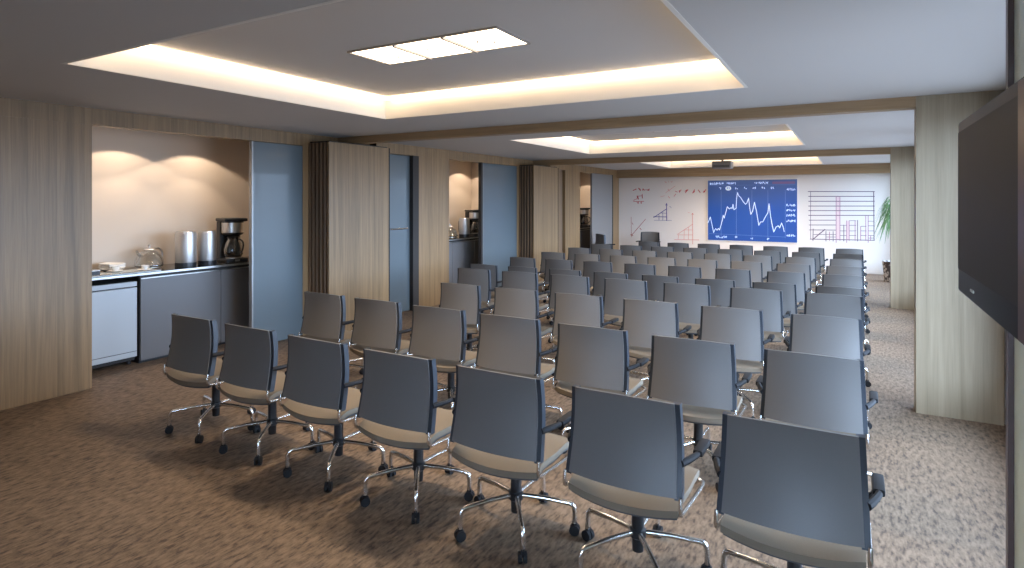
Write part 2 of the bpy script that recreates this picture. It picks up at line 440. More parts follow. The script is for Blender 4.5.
for i, (a, b) in enumerate(RWIN): window(i + 1, XR + 0.02, XR + 0.07, a, b, WN[i])
for i, (a, b) in enumerate(BWIN): window(6 + i, a, b, -3.07, -3.02, 'window in the rear wall')
# short screen wall that carries the television
bm = NB(); box(bm, 0.42, 0.50, 1.15, 2.30, 0, ZC)
sw = struct('wall_television', bm, 'partition', 'pale green grey panel wall carrying the television', 'wall')
bm = NB(); box(bm, 0.405, 0.52, 2.30, 2.33, 0, ZC)
struct('trim_5', bm, 'jamb', 'dark red brown upright trim at the end of the television wall', 'wall trim')

# ------------------------------------------------------------------ doors and folding partitions on the left wall
def lacquer_door(n, x, y0, y1, lab, handle=None, mat_='blue_panel', edge=True):
    bm = NB(); box(bm, x - 0.045, x - 0.005, y0 + (0.02 if edge else 0), y1, 0.01, HZ - 0.005, 0.002)
    d = struct('door_%d' % n, bm, mat_, lab, 'door')
    if edge:
        bm = NB(); box(bm, x - 0.05, x - 0.0, y0, y0 + 0.02, 0.01, HZ - 0.005)
        struct('door_edge', bm, 'door_edge', '', '', d)
    if handle:
        bm = NB(); tube(bm, [(x - 0.005, y0 + 0.1, handle), (x + 0.04, y0 + 0.1, handle), (x + 0.04, y1 - 0.1, handle), (x - 0.005, y1 - 0.1, handle)], 0.011)
        struct('door_handle', bm, 'chrome', '', '', d)
    return d
lacquer_door(1, XW[0], 4.44, 5.17, 'blue grey sliding door beside the nearest coffee counter')
lacquer_door(2, XW[1] - 0.06, 6.60, 7.17, 'blue grey door with a bar handle past the first folding partition', 1.27)
lacquer_door(3, XW[1], 9.15, 10.43, 'blue grey sliding door beside the middle coffee counter')
lacquer_door(4, XW[2] - 0.06, 12.12, 12.40, 'dark narrow door past the second folding partition', None, 'walnut', False)
lacquer_door(5, XW[2], 14.02, 15.48, 'grey sliding door beside the farthest coffee counter', None, mat('warm grey lacquer', (0.23, 0.225, 0.22), 0.4))
bm = NB(); box(bm, XW[1] - 0.12, XW[1] + 0.002, 7.17, 7.31, 0, HZ)
box(bm, XW[2] - 0.1, XW[2] + 0.002, 15.48, 15.53, 0, HZ)
box(bm, XW[1] - 0.06, XW[1] + 0.006, 9.10, 9.15, 0, HZ)
struct('trim_6', bm, 'dark', 'black upright trims beside the left wall doors', 'wall trim')
def partition_stack(x_front, y0, y1, xw, top, lab):
    t = thing('folding_partition', lab, 'folding partition', (xw, (y0 + y1) / 2, 0), 0, 'folding partitions stacked against the left wall')
    t['kind'] = 'thing'
    ox, oy = xw, (y0 + y1) / 2
    bm = NB(); box(bm, x_front - 0.03 - ox, x_front - ox, y0 - oy, y1 - oy, 0.02, top, 0.002)
    obj('front_panel', bm, 'oak', t)
    bm = NB(); box(bm, 0.005, x_front - 0.03 - ox, y0 + 0.03 - oy, y1 - oy, 0.02, top - 0.01)
    obj('core', bm, 'dark', t)
    n = 5; wd = (x_front - 0.03 - xw) / n
    for k in range(n):
        bm = NB(); box(bm, k * wd + 0.006, (k + 1) * wd - 0.030, y0 - oy, y0 + 0.035 - oy, 0.02, top - 0.005, 0.003)
        obj('leaf_edge', bm, 'walnut', t)
    bm = NB(); box(bm, x_front - 0.035 - ox, x_front + 0.003 - ox, y1 - oy, y1 + 0.02 - oy, 0.02, top); obj('edge_strip', bm, 'dark', t)
    bm = NB(); box(bm, 0.01, x_front - ox, y0 - oy, y1 - oy, 0.0, 0.02); obj('floor_guide', bm, 'steel', t)
    bm = NB(); box(bm, 0.01, x_front - 0.01 - ox, y0 + 0.02 - oy, y1 - 0.02 - oy, top, ZC if False else top + 0.012); obj('top_track', bm, 'dark', t)
partition_stack(-5.6, 5.25, 6.34, XW[0], 2.42, 'stacked folding partition, oak front and walnut edges, nearest the sliding blue door')
partition_stack(-5.5, 10.49, 11.60, XW[1], 2.39, 'farther stacked folding partition with oak front and walnut edges')

# ------------------------------------------------------------------ coffee counters
def counter(i, xb, xf, y0, y1, zt, labs, group='coffee counters'):
    """countertop from xb to xf, base units set back"""
    bm = NB(); box(bm, xb + 0.002, xf, y0 + .002, y1 - .002, zt - 0.03, zt, 0.003)
    t = thing('countertop', labs[0], 'countertop', (0, 0, 0), 0, 'stone countertops in the alcoves')
    obj('slab', bm, 'granite', t)
    bm = NB(); box(bm, xf, xf + 0.006, y0 + .002, y1 - .002, zt - 0.026, zt - 0.004); obj('front_edge', bm, 'steel', t)
def base_cabinet(xb, xf, y0, y1, zt, ndoor, lab):
    t = thing('base_cabinet', lab, 'cabinet', ((xb + xf) / 2, (y0 + y1) / 2, 0), 0, 'base cabinets under the countertops')
    ox, oy = (xb + xf) / 2, (y0 + y1) / 2
    bm = NB(); box(bm, xb - ox, xf - 0.02 - ox, y0 - oy, y1 - oy, 0.06, zt - 0.032); obj('body', bm, 'dark', t)
    bm = NB(); box(bm, xb - ox, xf - 0.03 - ox, y0 - oy, y1 - oy, 0.0, 0.06); obj('plinth', bm, 'black', t)
    w = (y1 - y0) / ndoor
    for k in range(ndoor):
        bm = NB(); box(bm, xf - 0.02 - ox, xf - ox, y0 + k * w + 0.003 - oy, y0 + (k + 1) * w - 0.003 - oy, 0.03, zt - 0.06, 0.002)
        d = obj('door', bm, 'laminate', t)
        bm = NB(); box(bm, xf - ox, xf + .008 - ox, y0 + k * w + 0.003 - oy, y0 + (k + 1) * w - 0.003 - oy, zt - .072, zt - 0.062); obj('grip_rail', bm, 'steel', d)
ZT = 0.95
counter(0, -6.98, -6.36, 2.72, 5.28, ZT, ['black stone countertop of the nearest coffee alcove'])
base_cabinet(-6.97, -6.42, 3.455, 5.27, ZT, 2, 'grey laminate cabinet beside the small fridge')
# fridge
t = thing('mini_fridge', 'pale silver mini fridge under the nearest countertop', 'fridge', (-6.70, 3.13, 0))
bm = NB(); box(bm, -0.26, 0.22, -0.32, 0.30, 0.04, 0.86, 0.004); obj('body', bm, 'dark', t)
bm = NB(); box(bm, 0.225, 0.275, -0.315, 0.295, 0.085, 0.80, 0.008); d = obj('door', bm, 'fridge', t)
bm = NB(); box(bm, 0.275, 0.281, -0.31, 0.29, 0.14, 0.146); obj('seam', bm, 'laminate', d)
bm = NB(); box(bm, 0.225, 0.272, -0.315, 0.295, 0.81, 0.86, 0.006); obj('top_panel', bm, 'fridge', t)
for sx in (-0.22, 0.18):
    for sy in (-0.28, 0.26):
        bm = NB(); lathe(bm, [(0, 0), (0.02, 0), (0.02, 0.04), (0, 0.04)], 10, (sx, sy, 0)); obj('foot', bm, 'black', t)

def coffee_maker(loc, rz, s, lab):
    t = thing('coffee_maker', lab, 'coffee maker', loc, rz, 'coffee makers on the countertops'); t.scale = (s, s, s)
    bm = NB(); box(bm, -0.13, 0.12, -0.095, 0.095, 0, 0.035, 0.01); obj('base', bm, 'black', t)
    bm = NB(); box(bm, -0.13, -0.04, -0.09, 0.09, 0.035, 0.36, 0.01); obj('water_tank', bm, 'black', t)
    bm = NB(); box(bm, -0.13, 0.10, -0.10, 0.10, 0.36, 0.39, 0.012); obj('lid', bm, 'black', t)
    bm = NB(); lathe(bm, [(0, 0.235), (0.06, 0.235), (0.088, 0.25), (0.09, 0.36), (0, 0.36)], 24, (0.015, 0, 0)); h = obj('filter_housing', bm, 'black', t, 40)
    bm = NB(); lathe(bm, [(0.0915, 0.262), (0.0925, 0.262), (0.0925, 0.35), (0.0915, 0.35)], 24, (0.015, 0, 0)); obj('steel_band', bm, 'steel', h, 40)
    bm = NB(); lathe(bm, [(0, 0.04), (0.062, 0.04), (0.078, 0.07), (0.080, 0.11), (0.066, 0.17), (0.05, 0.20), (0.054, 0.215)], 24, (0.03, 0, 0)); c = obj('carafe', bm, 'carafe', t, 40)
    bm = NB(); lathe(bm, [(0, 0.215), (0.056, 0.215), (0.05, 0.228), (0, 0.23)], 20, (0.03, 0, 0)); obj('carafe_lid', bm, 'black', c)
    bm = NB(); tube(bm, arc((0.075, 0.02, 0.205), (0.16, 0.05, 0.20), (0.135, 0.04, 0.12)) + arc((0.135, 0.04, 0.12), (0.125, 0.035, 0.085), (0.10, 0.03, 0.085), 3), 0.008); obj('handle', bm, 'black', c, 40)
    bm = NB(); lathe(bm, [(0, 0.036), (0.068, 0.036), (0.068, 0.041), (0, 0.041)], 20, (0.03, 0, 0)); obj('hot_plate', bm, 'steel', t)
    bm = NB(); box(bm, 0.12, 0.124, -0.02, 0.02, 0.010, 0.026); obj('switch', bm, 'steel', t)
def flask(loc, r, h, lab):
    t = thing('vacuum_flask', lab, 'flask', loc, 0, 'steel vacuum flasks on the countertops')
    bm = NB(); lathe(bm, [(0, 0.0), (r * 1.0, 0.0), (r * 1.02, 0.02), (r * 1.0, 0.05), (0, 0.05)], 28); obj('base', bm, 'black', t, 40)
    bm = NB(); lathe(bm, [(r * .97, 0.05), (r, 0.06), (r, h - 0.035), (r * .96, h - 0.02), (r * .93, h - 0.018)], 32); obj('body', bm, 'brushed', t, 40)
    bm = NB(); lathe(bm, [(r * .93, h - 0.02), (r * .93, h - 0.008), (r * .85, h - 0.002), (0.02, h), (0, h)], 28); obj('lid', bm, 'steel', t, 40)
    bm = NB(); tube(bm, [(-r * .96, 0, h - .05), (-r * 1.22, 0, h - .07), (-r * 1.25, 0, h * .5), (-r * 1.2, 0, 0.10), (-r * .97, 0, .08)], 0.009); obj('handle', bm, 'black', t, 40)
def kettle(loc, s, lab, rz=0):
    t = thing('glass_teapot', lab, 'teapot', loc, rz, 'glass teapots on the countertops'); t.scale = (s, s, s)
    bm = NB(); lathe(bm, [(0, 0.004), (0.11, 0.004), (0.125, 0.02), (0.118, 0.07), (0.095, 0.12), (0.06, 0.15), (0.045, 0.158)], 28); obj('body', bm, 'glass', t, 40)
    bm = NB(); lathe(bm, [(0.045, 0.158), (0.052, 0.165), (0.04, 0.178), (0.012, 0.185), (0.010, 0.20), (0.018, 0.21), (0.0, 0.222)], 20); l = obj('lid', bm, 'steel', t, 40)
    bm = NB(); tube(bm, arc((0, 0.04, 0.17), (0, 0.13, 0.20), (0, 0.145, 0.11), 6) + arc((0, 0.145, 0.11), (0, 0.145, 0.08), (0, 0.118, 0.07), 3)[1:], 0.008); obj('handle', bm, 'steel', t, 40)
    bm = NB(); tube(bm, [(0, -0.09, 0.11), (0, -0.12, 0.135), (0, -0.135, 0.165)], [0.018, 0.012, 0.008]); obj('spout', bm, 'glass', t, 40)
    bm = NB(); lathe(bm, [(0, 0), (0.105, 0), (0.105, 0.004), (0, 0.004)], 24); obj('base_ring', bm, 'steel', t)
coffee_maker((-6.58, 4.62, ZT), -0.25, 1.36, 'black coffee maker with steel band at the right of the nearest counter')
flask((-6.52, 4.00, ZT), 0.108, 0.40, 'broad steel vacuum flask nearer the glass teapot')
flask((-6.52, 4.255, ZT), 0.098, 0.395, 'steel vacuum flask between its twin and the coffee maker')
kettle((-6.74, 3.72, ZT + 0.012), 1.15, 'clear glass teapot with steel lid on the nearest counter', 0.2)
# serving tray with crockery
t = thing('serving_tray', 'long pale glass serving tray at the front edge of the nearest counter', 'tray', (-6.52, 3.36, ZT))
bm = NB(); box(bm, -0.145, 0.15, -0.42, 0.28, 0.0, 0.010, 0.003); obj('plate', bm, 'tray', t)
bm = NB(); tube(bm, [(0.15, -0.42, 0.015), (0.15, 0.28, 0.015)], 0.005); obj('front_rail', bm, 'chrome', t, 40)
def saucer(loc, lab):
    t = thing('cup_and_saucer', lab, 'cup', loc, random.random() * 3, 'cups on the serving tray')
    bm = NB(); lathe(bm, [(0, 0), (0.04, 0), (0.072, 0.012), (0.070, 0.015), (0.035, 0.005), (0, 0.005)], 22); obj('saucer', bm, 'porcelain', t, 40)
    bm = NB(); lathe(bm, [(0, 0.006), (0.022, 0.006), (0.034, 0.03), (0.038, 0.055), (0.035, 0.055), (0.02, 0.012), (0, 0.012)], 20); c = obj('cup', bm, 'porcelain', t, 40)
    bm = NB(); tube(bm, arc((0.034, 0, 0.048), (0.065, 0, 0.045), (0.03, 0, 0.02), 5), 0.004, 6); obj('handle', bm, 'porcelain', c, 40)
saucer((-6.60, 3.30, ZT + 0.0105), 'white cup and saucer in the middle of the tray')
saucer((-6.46, 3.52, ZT + 0.0105), 'white cup and saucer on the tray close to the steel flask')
t = thing('napkin_dish', 'white oval dish of folded napkins behind the tray', 'dish', (-6.78, 3.36, ZT), 0.2)
bm = NB(); lathe(bm, [(0, 0), (0.07, 0), (0.115, 0.03), (0.11, 0.034), (0.065, 0.008), (0, 0.008)], 26); obj('bowl', bm, 'porcelain', t, 40)
for k in range(3):
    bm = NB(); sheet(bm, lambda u, v: (-0.08 + 0.16 * u, -0.09 + 0.18 * v, 0.040 + k * 0.016 + 0.012 * math.sin(3 * u + k) * math.sin(PI * v)), 8, 8, (0, 0, 0.009))
    o = obj('napkin', bm, 'porcelain', t, 40)
t = thing('sugar_box', 'small black box at the fridge end of the nearest counter', 'box', (-6.44, 3.01, ZT + 0.0105))
bm = NB(); box(bm, -0.05, 0.05, -0.05, 0.05, 0, 0.045, 0.004); obj('body', bm, 'black', t)
bm = NB(); box(bm, -0.052, 0.052, -0.052, 0.052, 0.045, 0.056, 0.003); obj('lid', bm, 'steel', t)

# middle and farthest counters
counter(1, -6.86, -6.22, 8.07, 10.28, 1.0, ['black stone countertop of the middle coffee alcove'])
base_cabinet(-6.85, -6.28, 8.08, 10.27, 1.0, 3, 'grey laminate cabinet in the middle alcove')
coffee_maker((-6.46, 9.81, 1.0), -0.4, 1.3, 'black coffee maker on the middle counter')
flask((-6.44, 9.42, 1.0), 0.10, 0.36, 'steel vacuum flask on the middle counter')
kettle((-6.60, 9.18, 1.0), 1.15, 'glass teapot on the middle counter', 0.3)
counter(2, -6.71, -6.07, 13.22, 15.48, 0.98, ['black stone countertop of the farthest coffee alcove'])
base_cabinet(-6.70, -6.13, 13.23, 15.47, 0.98, 2, 'grey laminate cabinet in the farthest alcove')
coffee_maker((-6.34, 15.0, 0.98), -0.3, 1.3, 'black coffee maker on the farthest counter')
kettle((-6.20, 15.34, 0.98), 0.8, 'glass teapot on the farthest counter', 0.3)

# niche downlights
def downlight(x, y, z, lab, power):
    t = thing('downlight', lab, 'downlight', (x, y, z), 0, 'small downlights in the alcoves')
    bm = NB(); lathe(bm, [(0.028, 0), (0.045, 0), (0.045, -0.006), (0.028, -0.006)], 20); obj('rim', bm, 'steel', t)
    bm = NB(); lathe(bm, [(0, -0.001), (0.028, -0.001), (0.028, -0.003), (0, -0.003)], 16); obj('lens', bm, 'bulb', t)
    l = bpy.data.lights.new('downlight_lamp', 'SPOT'); l.energy = power; l.color = (1.0, 0.80, 0.62); l.spot_size = math.radians(122); l.spot_blend = 0.12; l.shadow_soft_size = 0.02
    o = bpy.data.objects.new('downlight_lamp', l); COL.objects.link(o); o.parent = t; o.location = (0, 0, -0.01)
    l2 = l.copy(); l2.spot_size = math.radians(80); l2.energy = power * 0.45
    o = bpy.data.objects.new('downlight_lamp', l2); COL.objects.link(o); o.parent = t; o.location = (0, 0, -0.01)
for i, (x, y, z, lab) in enumerate([(-6.55, 3.50, 2.50, 'downlight above the tray in the nearest alcove'), (-6.55, 4.34, 2.50, 'downlight above the coffee maker in the nearest alcove'),
        (-6.43, 9.05, 2.50, 'downlight above the teapot in the middle alcove'), (-6.43, 9.85, 2.50, 'downlight near the sliding door in the middle alcove'),
        (-6.28, 14.9, 2.50, 'downlight in the farthest alcove')]):
    downlight(x, y, z, lab, SPOT_POWER)

# ------------------------------------------------------------------ recessed triple lamps
def triple(cx, cy, lab, watts):
    t = thing('recessed_light', lab, 'ceiling light', (cx, cy, ZU), 0, 'triple recessed ceiling lights')
    w, h = 0.60, 0.205
    bm = NB()
    for s in (-1, 1):
        box(bm, -w - 0.012, w + 0.012, s * h, s * (h + 0.012), -0.012, 0); box(bm, s * w, s * (w + 0.012), -h, h, -0.012, 0)
        box(bm, s * 0.2 - 0.008, s * 0.2 + 0.008, -h, h, -0.022, 0)
    obj('frame', bm, 'lamp_frame', t)
    for k in (-1, 0, 1):
        bm = NB(); box(bm, k * 0.4 - (0.192 if k == 0 else .190), k * 0.4 + (0.192 if k == 0 else .190), -h, h, -0.007, 0); p = obj('diffuser', bm, 'panel_light', t)
        bm = NB(); lathe(bm, [(0.05, -0.007), (0.062, -0.007), (0.062, -0.02), (0.05, -0.02), (0.05, -0.007)], 24, (k * 0.4, 0, 0)); obj('lamp_ring', bm, 'steel', p)
        bm = NB(); lathe(bm, [(0, -0.0075), (0.049, -0.0075), (0.049, -0.014), (0, -0.014)], 24, (k * 0.4, 0, 0)); obj('lamp', bm, 'lamp_core', p)
        l = bpy.data.lights.new('recessed_lamp', 'SPOT'); l.energy = watts; l.color = (1.0, 0.79, 0.56)
        l.spot_size = math.radians(150); l.spot_blend = 0.7; l.shadow_soft_size = 0.045
        o = bpy.data.objects.new('recessed_lamp', l); COL.objects.link(o); o.parent = t; o.location = (k * 0.4, 0, -0.03)
triple(-2.46, 3.26, 'triple square ceiling light in the nearest cove', LAMP_WATTS[0])
triple(-2.40, 8.62, 'triple square ceiling light in the middle cove', LAMP_WATTS[1])
triple(-2.35, 13.96, 'added unseen triple ceiling light in the farthest cove', LAMP_WATTS[2])  # out of view behind the middle beam, added for the light it gives

# ------------------------------------------------------------------ projector
t = thing('projector', 'small dark ceiling projector hanging behind the middle beam', 'projector', (-2.09, 11.47, 2.275))
bm = NB(); box(bm, -0.17, 0.17, -0.12, 0.14, 0.0, 0.135, 0.02); obj('body', bm, mat('projector grey', (0.22, 0.19, 0.17), 0.4), t)
bm = NB(); lathe(bm, [(0, 0), (0.035, 0), (0.035, 0.03), (0.028, 0.03), (0.026, 0.01), (0, 0.012)], 20)
bmesh.ops.rotate(bm, verts=bm.verts, matrix=Matrix.Rotation(-PI / 2, 3, 'X')); bmesh.ops.translate(bm, verts=bm.verts, vec=(0.07, 0.14, 0.055)); obj('lens', bm, 'tvbezel', t, 40)
bm = NB(); tube(bm, [(0, 0, 0.135), (0, 0, 0.254)], 0.02); obj('ceiling_mount', bm, 'black', t, 40)
bm = NB(); box(bm, -0.14, 0.14, -0.124, -0.12, 0.03, 0.04); box(bm, -0.14, 0.14, -0.124, -0.12, 0.05, 0.06); obj('vent', bm, 'black', t)

# ------------------------------------------------------------------ television
t = thing('television', 'large flat television on a wall bracket at the right', 'television', (0.30, 1.985, 1.403))
L0, L1, TH = -0.50, 0.445, 0.55
bm = NB(); box(bm, 0.0, 0.055, L0, L1, 0.0, TH, 0.008); obj('casing', bm, 'tvbezel', t, 30)
bm = NB(); box(bm, -0.004, 0.0, L0 + 0.10, L1 - 0.03, 0.075, TH - 0.035, 0.001); s_ = obj('screen', bm, 'tvscreen', t)
bm = NB(); box(bm, -0.006, 0.0, L0 + 0.005, L0 + 0.095, 0.01, TH - 0.01, 0.001); obj('side_band', bm, 'tvedge', t)
bm = NB(); box(bm, -0.003, 0.0, L1 - 0.30, L1 - 0.25, 0.030, 0.037); obj('maker_badge', bm, 'steel', t)
bm = NB(); box(bm, 0.055, 0.12, -0.15, 0.15, 0.12, 0.42); obj('wall_bracket', bm, 'black', t)

# ------------------------------------------------------------------ potted palm
t = thing('potted_palm', 'green drooping palm in a speckled pot beside the far pillar', 'plant', (0.74, 14.75, 0))
bm = NB(); lathe(bm, [(0, 0), (0.17, 0), (0.205, 0.40), (0.215, 0.42), (0.19, 0.42), (0.185, 0.36), (0, 0.36)], 24); obj('pot', bm, 'pot', t, 40)
bm = NB(); lathe(bm, [(0, 0.361), (0.184, 0.361), (0, 0.375)], 20); obj('soil', bm, 'soil', t)
bm = NB(); tube(bm, [(0, 0, 0.36), (0.01, 0.0, 0.8), (-0.01, 0.01, 1.25), (0, 0, 1.5)], [0.035, 0.028, 0.024, 0.018]); obj('trunk', bm, 'bark', t, 40)
bm = NB()
for k in range(110):
    a = k * 2.39996; lift = 0.1 + 0.85 * (k / 110); ln = random.uniform(0.55, 0.78); base = Vector((0, 0, 1.34 + 0.24 * k / 110))
    dx, dy = math.cos(a), math.sin(a); pts = []
    for j in range(7):
        s = j / 6; out = ln * (s * (1.0 - 0.35 * lift)) * 0.62; up = ln * (lift * 1.3 * s - (1.0 + 0.4 * lift) * s * s * 1.0)
        pts.append(base + Vector((dx * out, dy * out, up)))
    sd = Vector((-dy, dx, 0)); prev = None
    for j, p in enumerate(pts):
        w = 0.014 * math.sin(PI * min(1, 0.12 + j / 6 * 0.88)) + 0.001
        cur = (bm.verts.new(p - sd * w), bm.verts.new(p + Vector((0, 0, -0.004))), bm.verts.new(p + sd * w))
        if prev:
            bm.faces.new((prev[0], prev[1], cur[1], cur[0])); bm.faces.new((prev[1], prev[2], cur[2], cur[1]))
        prev = cur
obj('foliage', bm, 'leaf', t, 60)

# ------------------------------------------------------------------ far wall: projected chart and drawings
YB = 16.0
def stroke(bm, pts, w=0.012, y=YB - 0.0004, d=0.002):
    w = w * 1.0
    """flat marker stroke of real thickness on a wall facing -Y; pts are (x, z)"""
    for (x0, z0), (x1, z1) in zip(pts, pts[1:]):
        v = Vector((x1 - x0, z1 - z0)); 
        if v.length < 1e-4: continue
        v.normalize(); n = Vector((-v.y, v.x)) * w / 2; e = v * w * 0.3
        c = [(x0 - e.x + n.x, z0 - e.y + n.y), (x0 - e.x - n.x, z0 - e.y - n.y), (x1 + e.x - n.x, z1 + e.y - n.y), (x1 + e.x + n.x, z1 + e.y + n.y)]
        f = [bm.verts.new((a, y - d, b)) for a, b in c]; k = [bm.verts.new((a, y, b)) for a, b in c]
        bm.faces.new(f); bm.faces.new(k[::-1])
        for i in range(4): bm.faces.new((f[i], f[(i + 1) % 4], k[(i + 1) % 4], k[i]))
def scrawl(bm, x, z, w, h, n, y=YB - 0.0004, lw=0.010):
    """hand-written glyph-like strokes"""
    cw = w / n
    for i in range(n):
        cx = x + i * cw
        pts = [(cx + random.random() * cw * .7, z + random.random() * h) for _ in range(4)]
        stroke(bm, pts, lw, y)
F, TH_ = 596.0, math.atan(341 / 596)
def wallpt(px, py, Y=YB):
    u = (px - 512) / F; v = (200 - py) / F; c, s = math.cos(TH_), math.sin(TH_)
    tt = Y / (u * s + c); return (round((u * c - s) * tt, 3), round(1.7 + v * tt, 3))
SX0, SX1, SZ0, SZ1 = -3.272, -1.175, 0.665, 2.205
t = thing('projection_screen', 'bright blue stock chart screen on the white wall', 'screen', (0, 0, 0))
bm = NB(); box(bm, SX0 - .02, SX1 + .02, YB - 0.025, YB, SZ0 - .02, SZ1 + .02, .003); obj('frame', bm, 'porcelain', t)
bm = NB(); box(bm, SX0, SX1, YB - 0.030, YB - 0.025, SZ0, SZ1); obj('image', bm, 'screen_blue', t)
def sp(px, py): return (SX0 + (px - 62) / (685 - 62) * (SX1 - SX0), SZ1 - (py - 75) / (515 - 75) * (SZ1 - SZ0))
YS = YB - 0.030
bm = NB()
for px in (160, 270, 380, 490, 607): stroke(bm, [sp(px, 150), sp(px, 485)], 0.008, YS)
stroke(bm, [sp(70, 468), sp(607, 478)], 0.008, YS); stroke(bm, [sp(70, 112), sp(675, 112)], 0.006, YS)
obj('grid_lines', bm, 'screen_dim', t)
bm = NB(); c = [sp(520, 90), sp(672, 106)]; box(bm, c[0][0], c[1][0], YS - .002, YS, c[1][1], c[0][1]); obj('heading_band', bm, 'screen_grey', t)
LP = [(62,390),(70,370),(80,345),(92,400),(105,460),(112,440),(120,430),(130,442),(140,428),(148,440),(160,400),(168,370),(175,330),(182,352),(194,310),(205,268),(220,285),(232,275),(240,282),(246,250),(253,290),(268,280),(272,210),(278,165),(288,190),(300,200),(318,230),(335,250),(345,240),(357,205),(364,270),(372,322),(385,300),(398,235),(405,270),(412,300),(420,350),(428,400),(440,375),(455,375),(475,335),(490,310),(498,245),(508,330),(520,400),(530,445),(545,410),(560,400),(570,415),(582,380),(592,405),(600,440)]
bm = NB(); stroke(bm, [sp(*p) for p in LP], 0.016, YS, .003); obj('price_line', bm, 'screen_line', t)
def screen_writing(name, spans):
    bm = NB()
    for x0, x1, y in spans:
        a = sp(x0, y + 8); b = sp(x1, y - 8); n = max(2, int((x1 - x0) / 9)); scrawl(bm, a[0], a[1], b[0] - a[0], b[1] - a[1], n, YS, 0.014)
    obj(name, bm, 'screen_line', t)
for q in [(75, 180, 98), (200, 270, 98), (400, 495, 98)]: screen_writing('heading_text', [q])
for q in [(120, 205, 490), (262, 278, 490), (373, 389, 493), (484, 500, 496)]: screen_writing('date_text', [q])
for px in (155, 272, 335, 397, 460, 523): screen_writing('tab_text', [(px - 12, px + 12, 133)])
for y in (145, 255, 290, 326, 364, 466): screen_writing('value_text', [(615, 675, y)])
bm = NB(); a = sp(212, 134); lathe(bm, [(0, 0), (1, 0), (1, .003), (0, .003)], 24)
for v in bm.verts: v.co = Vector((a[0] + v.co.x * .072, YS - v.co.z, a[1] + v.co.y * .058))
obj('selected_tab', bm, 'screen_line', t)
bm = NB(); a = sp(203, 141); b = sp(224, 127); scrawl(bm, a[0], a[1], b[0] - a[0], b[1] - a[1], 2, YS - .003, 0.010); obj('selected_tab_text', bm, 'screen_blue', t)

# chart drawn at the right of the screen; crop coordinates from the photograph (9.79 px per px, origin 805,188)
def g(cx, cy): return wallpt(805 + cx / 9.787, 188 + cy / 9.79)
bm = NB()
for i, y in enumerate((35, 82, 130, 177, 222, 268)): stroke(bm, [g(35 if i else 30, y), g(680, y)], 0.016)
for i, y in enumerate((315, 362)): stroke(bm, [g(40, y), g(300, y)], 0.014)
stroke(bm, [g(45, 410), g(300, 412)], 0.014); stroke(bm, [g(50, 500), g(680, 512)], 0.016); stroke(bm, [g(672, 35), g(676, 512)], 0.016); stroke(bm, [g(55, 35), g(55, 500)], 0.010)
stroke(bm, [g(75, 505), g(195, 405)], 0.020); stroke(bm, [g(80, 400), g(78, 515)], 0.014)
for x, y in ((205, 425), (275, 425), (380, 362), (515, 315)): stroke(bm, [g(x, y), g(x, 520)], 0.014)
for (x0, x1, ys_) in [(340, 405, (365, 420, 465)), (435, 500, (320, 365, 420, 465)), (545, 600, (375, 420, 465)), (620, 675, (325, 370, 420, 465, 490)), (205, 300, (455, 480)), (85, 205, (455,))]:
    for y in ys_: stroke(bm, [g(x0, y), g(x1, y)], 0.010)
t = thing('bar_chart_drawing', 'ruled bar chart drawn on the white wall right of the blue screen', 'wall drawing', (0, 0, 0))
obj('dark_lines', bm, 'dark_ink', t)
bm = NB()
for x, y in ((305, 80), (342, 80), (408, 320), (432, 320), (490, 320), (595, 272), (618, 272), (240, 430), (545, 375), (643, 470)): stroke(bm, [g(x, y), g(x, 535 if x in (305, 408, 618) else 515)], 0.014)
obj('red_bars', bm, 'red_ink' if False else mat('plum marker ink', (0.45, 0.20, 0.30), 0.6), t)
bm = NB()
a = g(310, 505); b = g(338, 85); box(bm, a[0], b[0], YB - .0015, YB - .0004, a[1], b[1])
a = g(412, 505); b = g(428, 322); box(bm, a[0], b[0], YB - .0015, YB - .0004, a[1], b[1])
obj('bar_shading', bm, 'pink_ink', t)
# drawings left of the screen; crop origin 625,178 scale 8.475
def h(cx, cy): return wallpt(625 + cx / 8.475, 178 + cy / 8.475)
def drawing(name, lab, parts):
    t = thing(name, lab, 'wall drawing', (0, 0, 0))
    for pn, m_, fn in parts:
        bm = NB(); fn(bm); obj(pn, bm, m_, t)
def f1(bm):
    a = h(68, 112); scrawl(bm, a[0], a[1], 0.52, 0.11, 4, YB - .0004, .018); stroke(bm, [h(165, 100), h(205, 100)], .012)
drawing('formula_writing', 'short red handwritten line at the top left of the white wall', [('ink', 'red_ink', f1)])
def f2(bm):
    a = h(98, 185); scrawl(bm, a[0], a[1], 0.26, 0.16, 2, YB - .0004, .02); stroke(bm, [h(100, 155), h(148, 150)], .012); stroke(bm, [h(72, 200), h(160, 198)], .014); stroke(bm, [h(72, 190), h(90, 180)], .014); a = h(100, 218); scrawl(bm, a[0], a[1], .2, .06, 2, YB - .0004, .014)
drawing('fraction_writing', 'red handwritten fraction under the short red line', [('ink', 'red_ink', f2)])
def f3(bm):
    a = h(455, 130); scrawl(bm, a[0], a[1], 0.78, 0.10, 5, YB - .0004, .018); stroke(bm, [h(425, 112), h(445, 120)], .012); stroke(bm, [h(415, 155), h(432, 135)], .012)
drawing('equation_writing', 'long red handwritten line beside the blue screen', [('ink', 'red_ink', f3)])
def f4(bm):
    stroke(bm, [h(300, 160), h(335, 150)], .009); stroke(bm, [h(345, 125), h(425, 68)], .009); stroke(bm, [h(365, 95), h(375, 110)], .016); stroke(bm, [h(368, 155), h(378, 170)], .014); a = h(335, 40); scrawl(bm, a[0], a[1], .25, .05, 3, YB - .0004, .009)
drawing('loose_marks', 'faint slanting pen marks near the top of the white wall', [('ink', 'pale_red_ink', f4)])
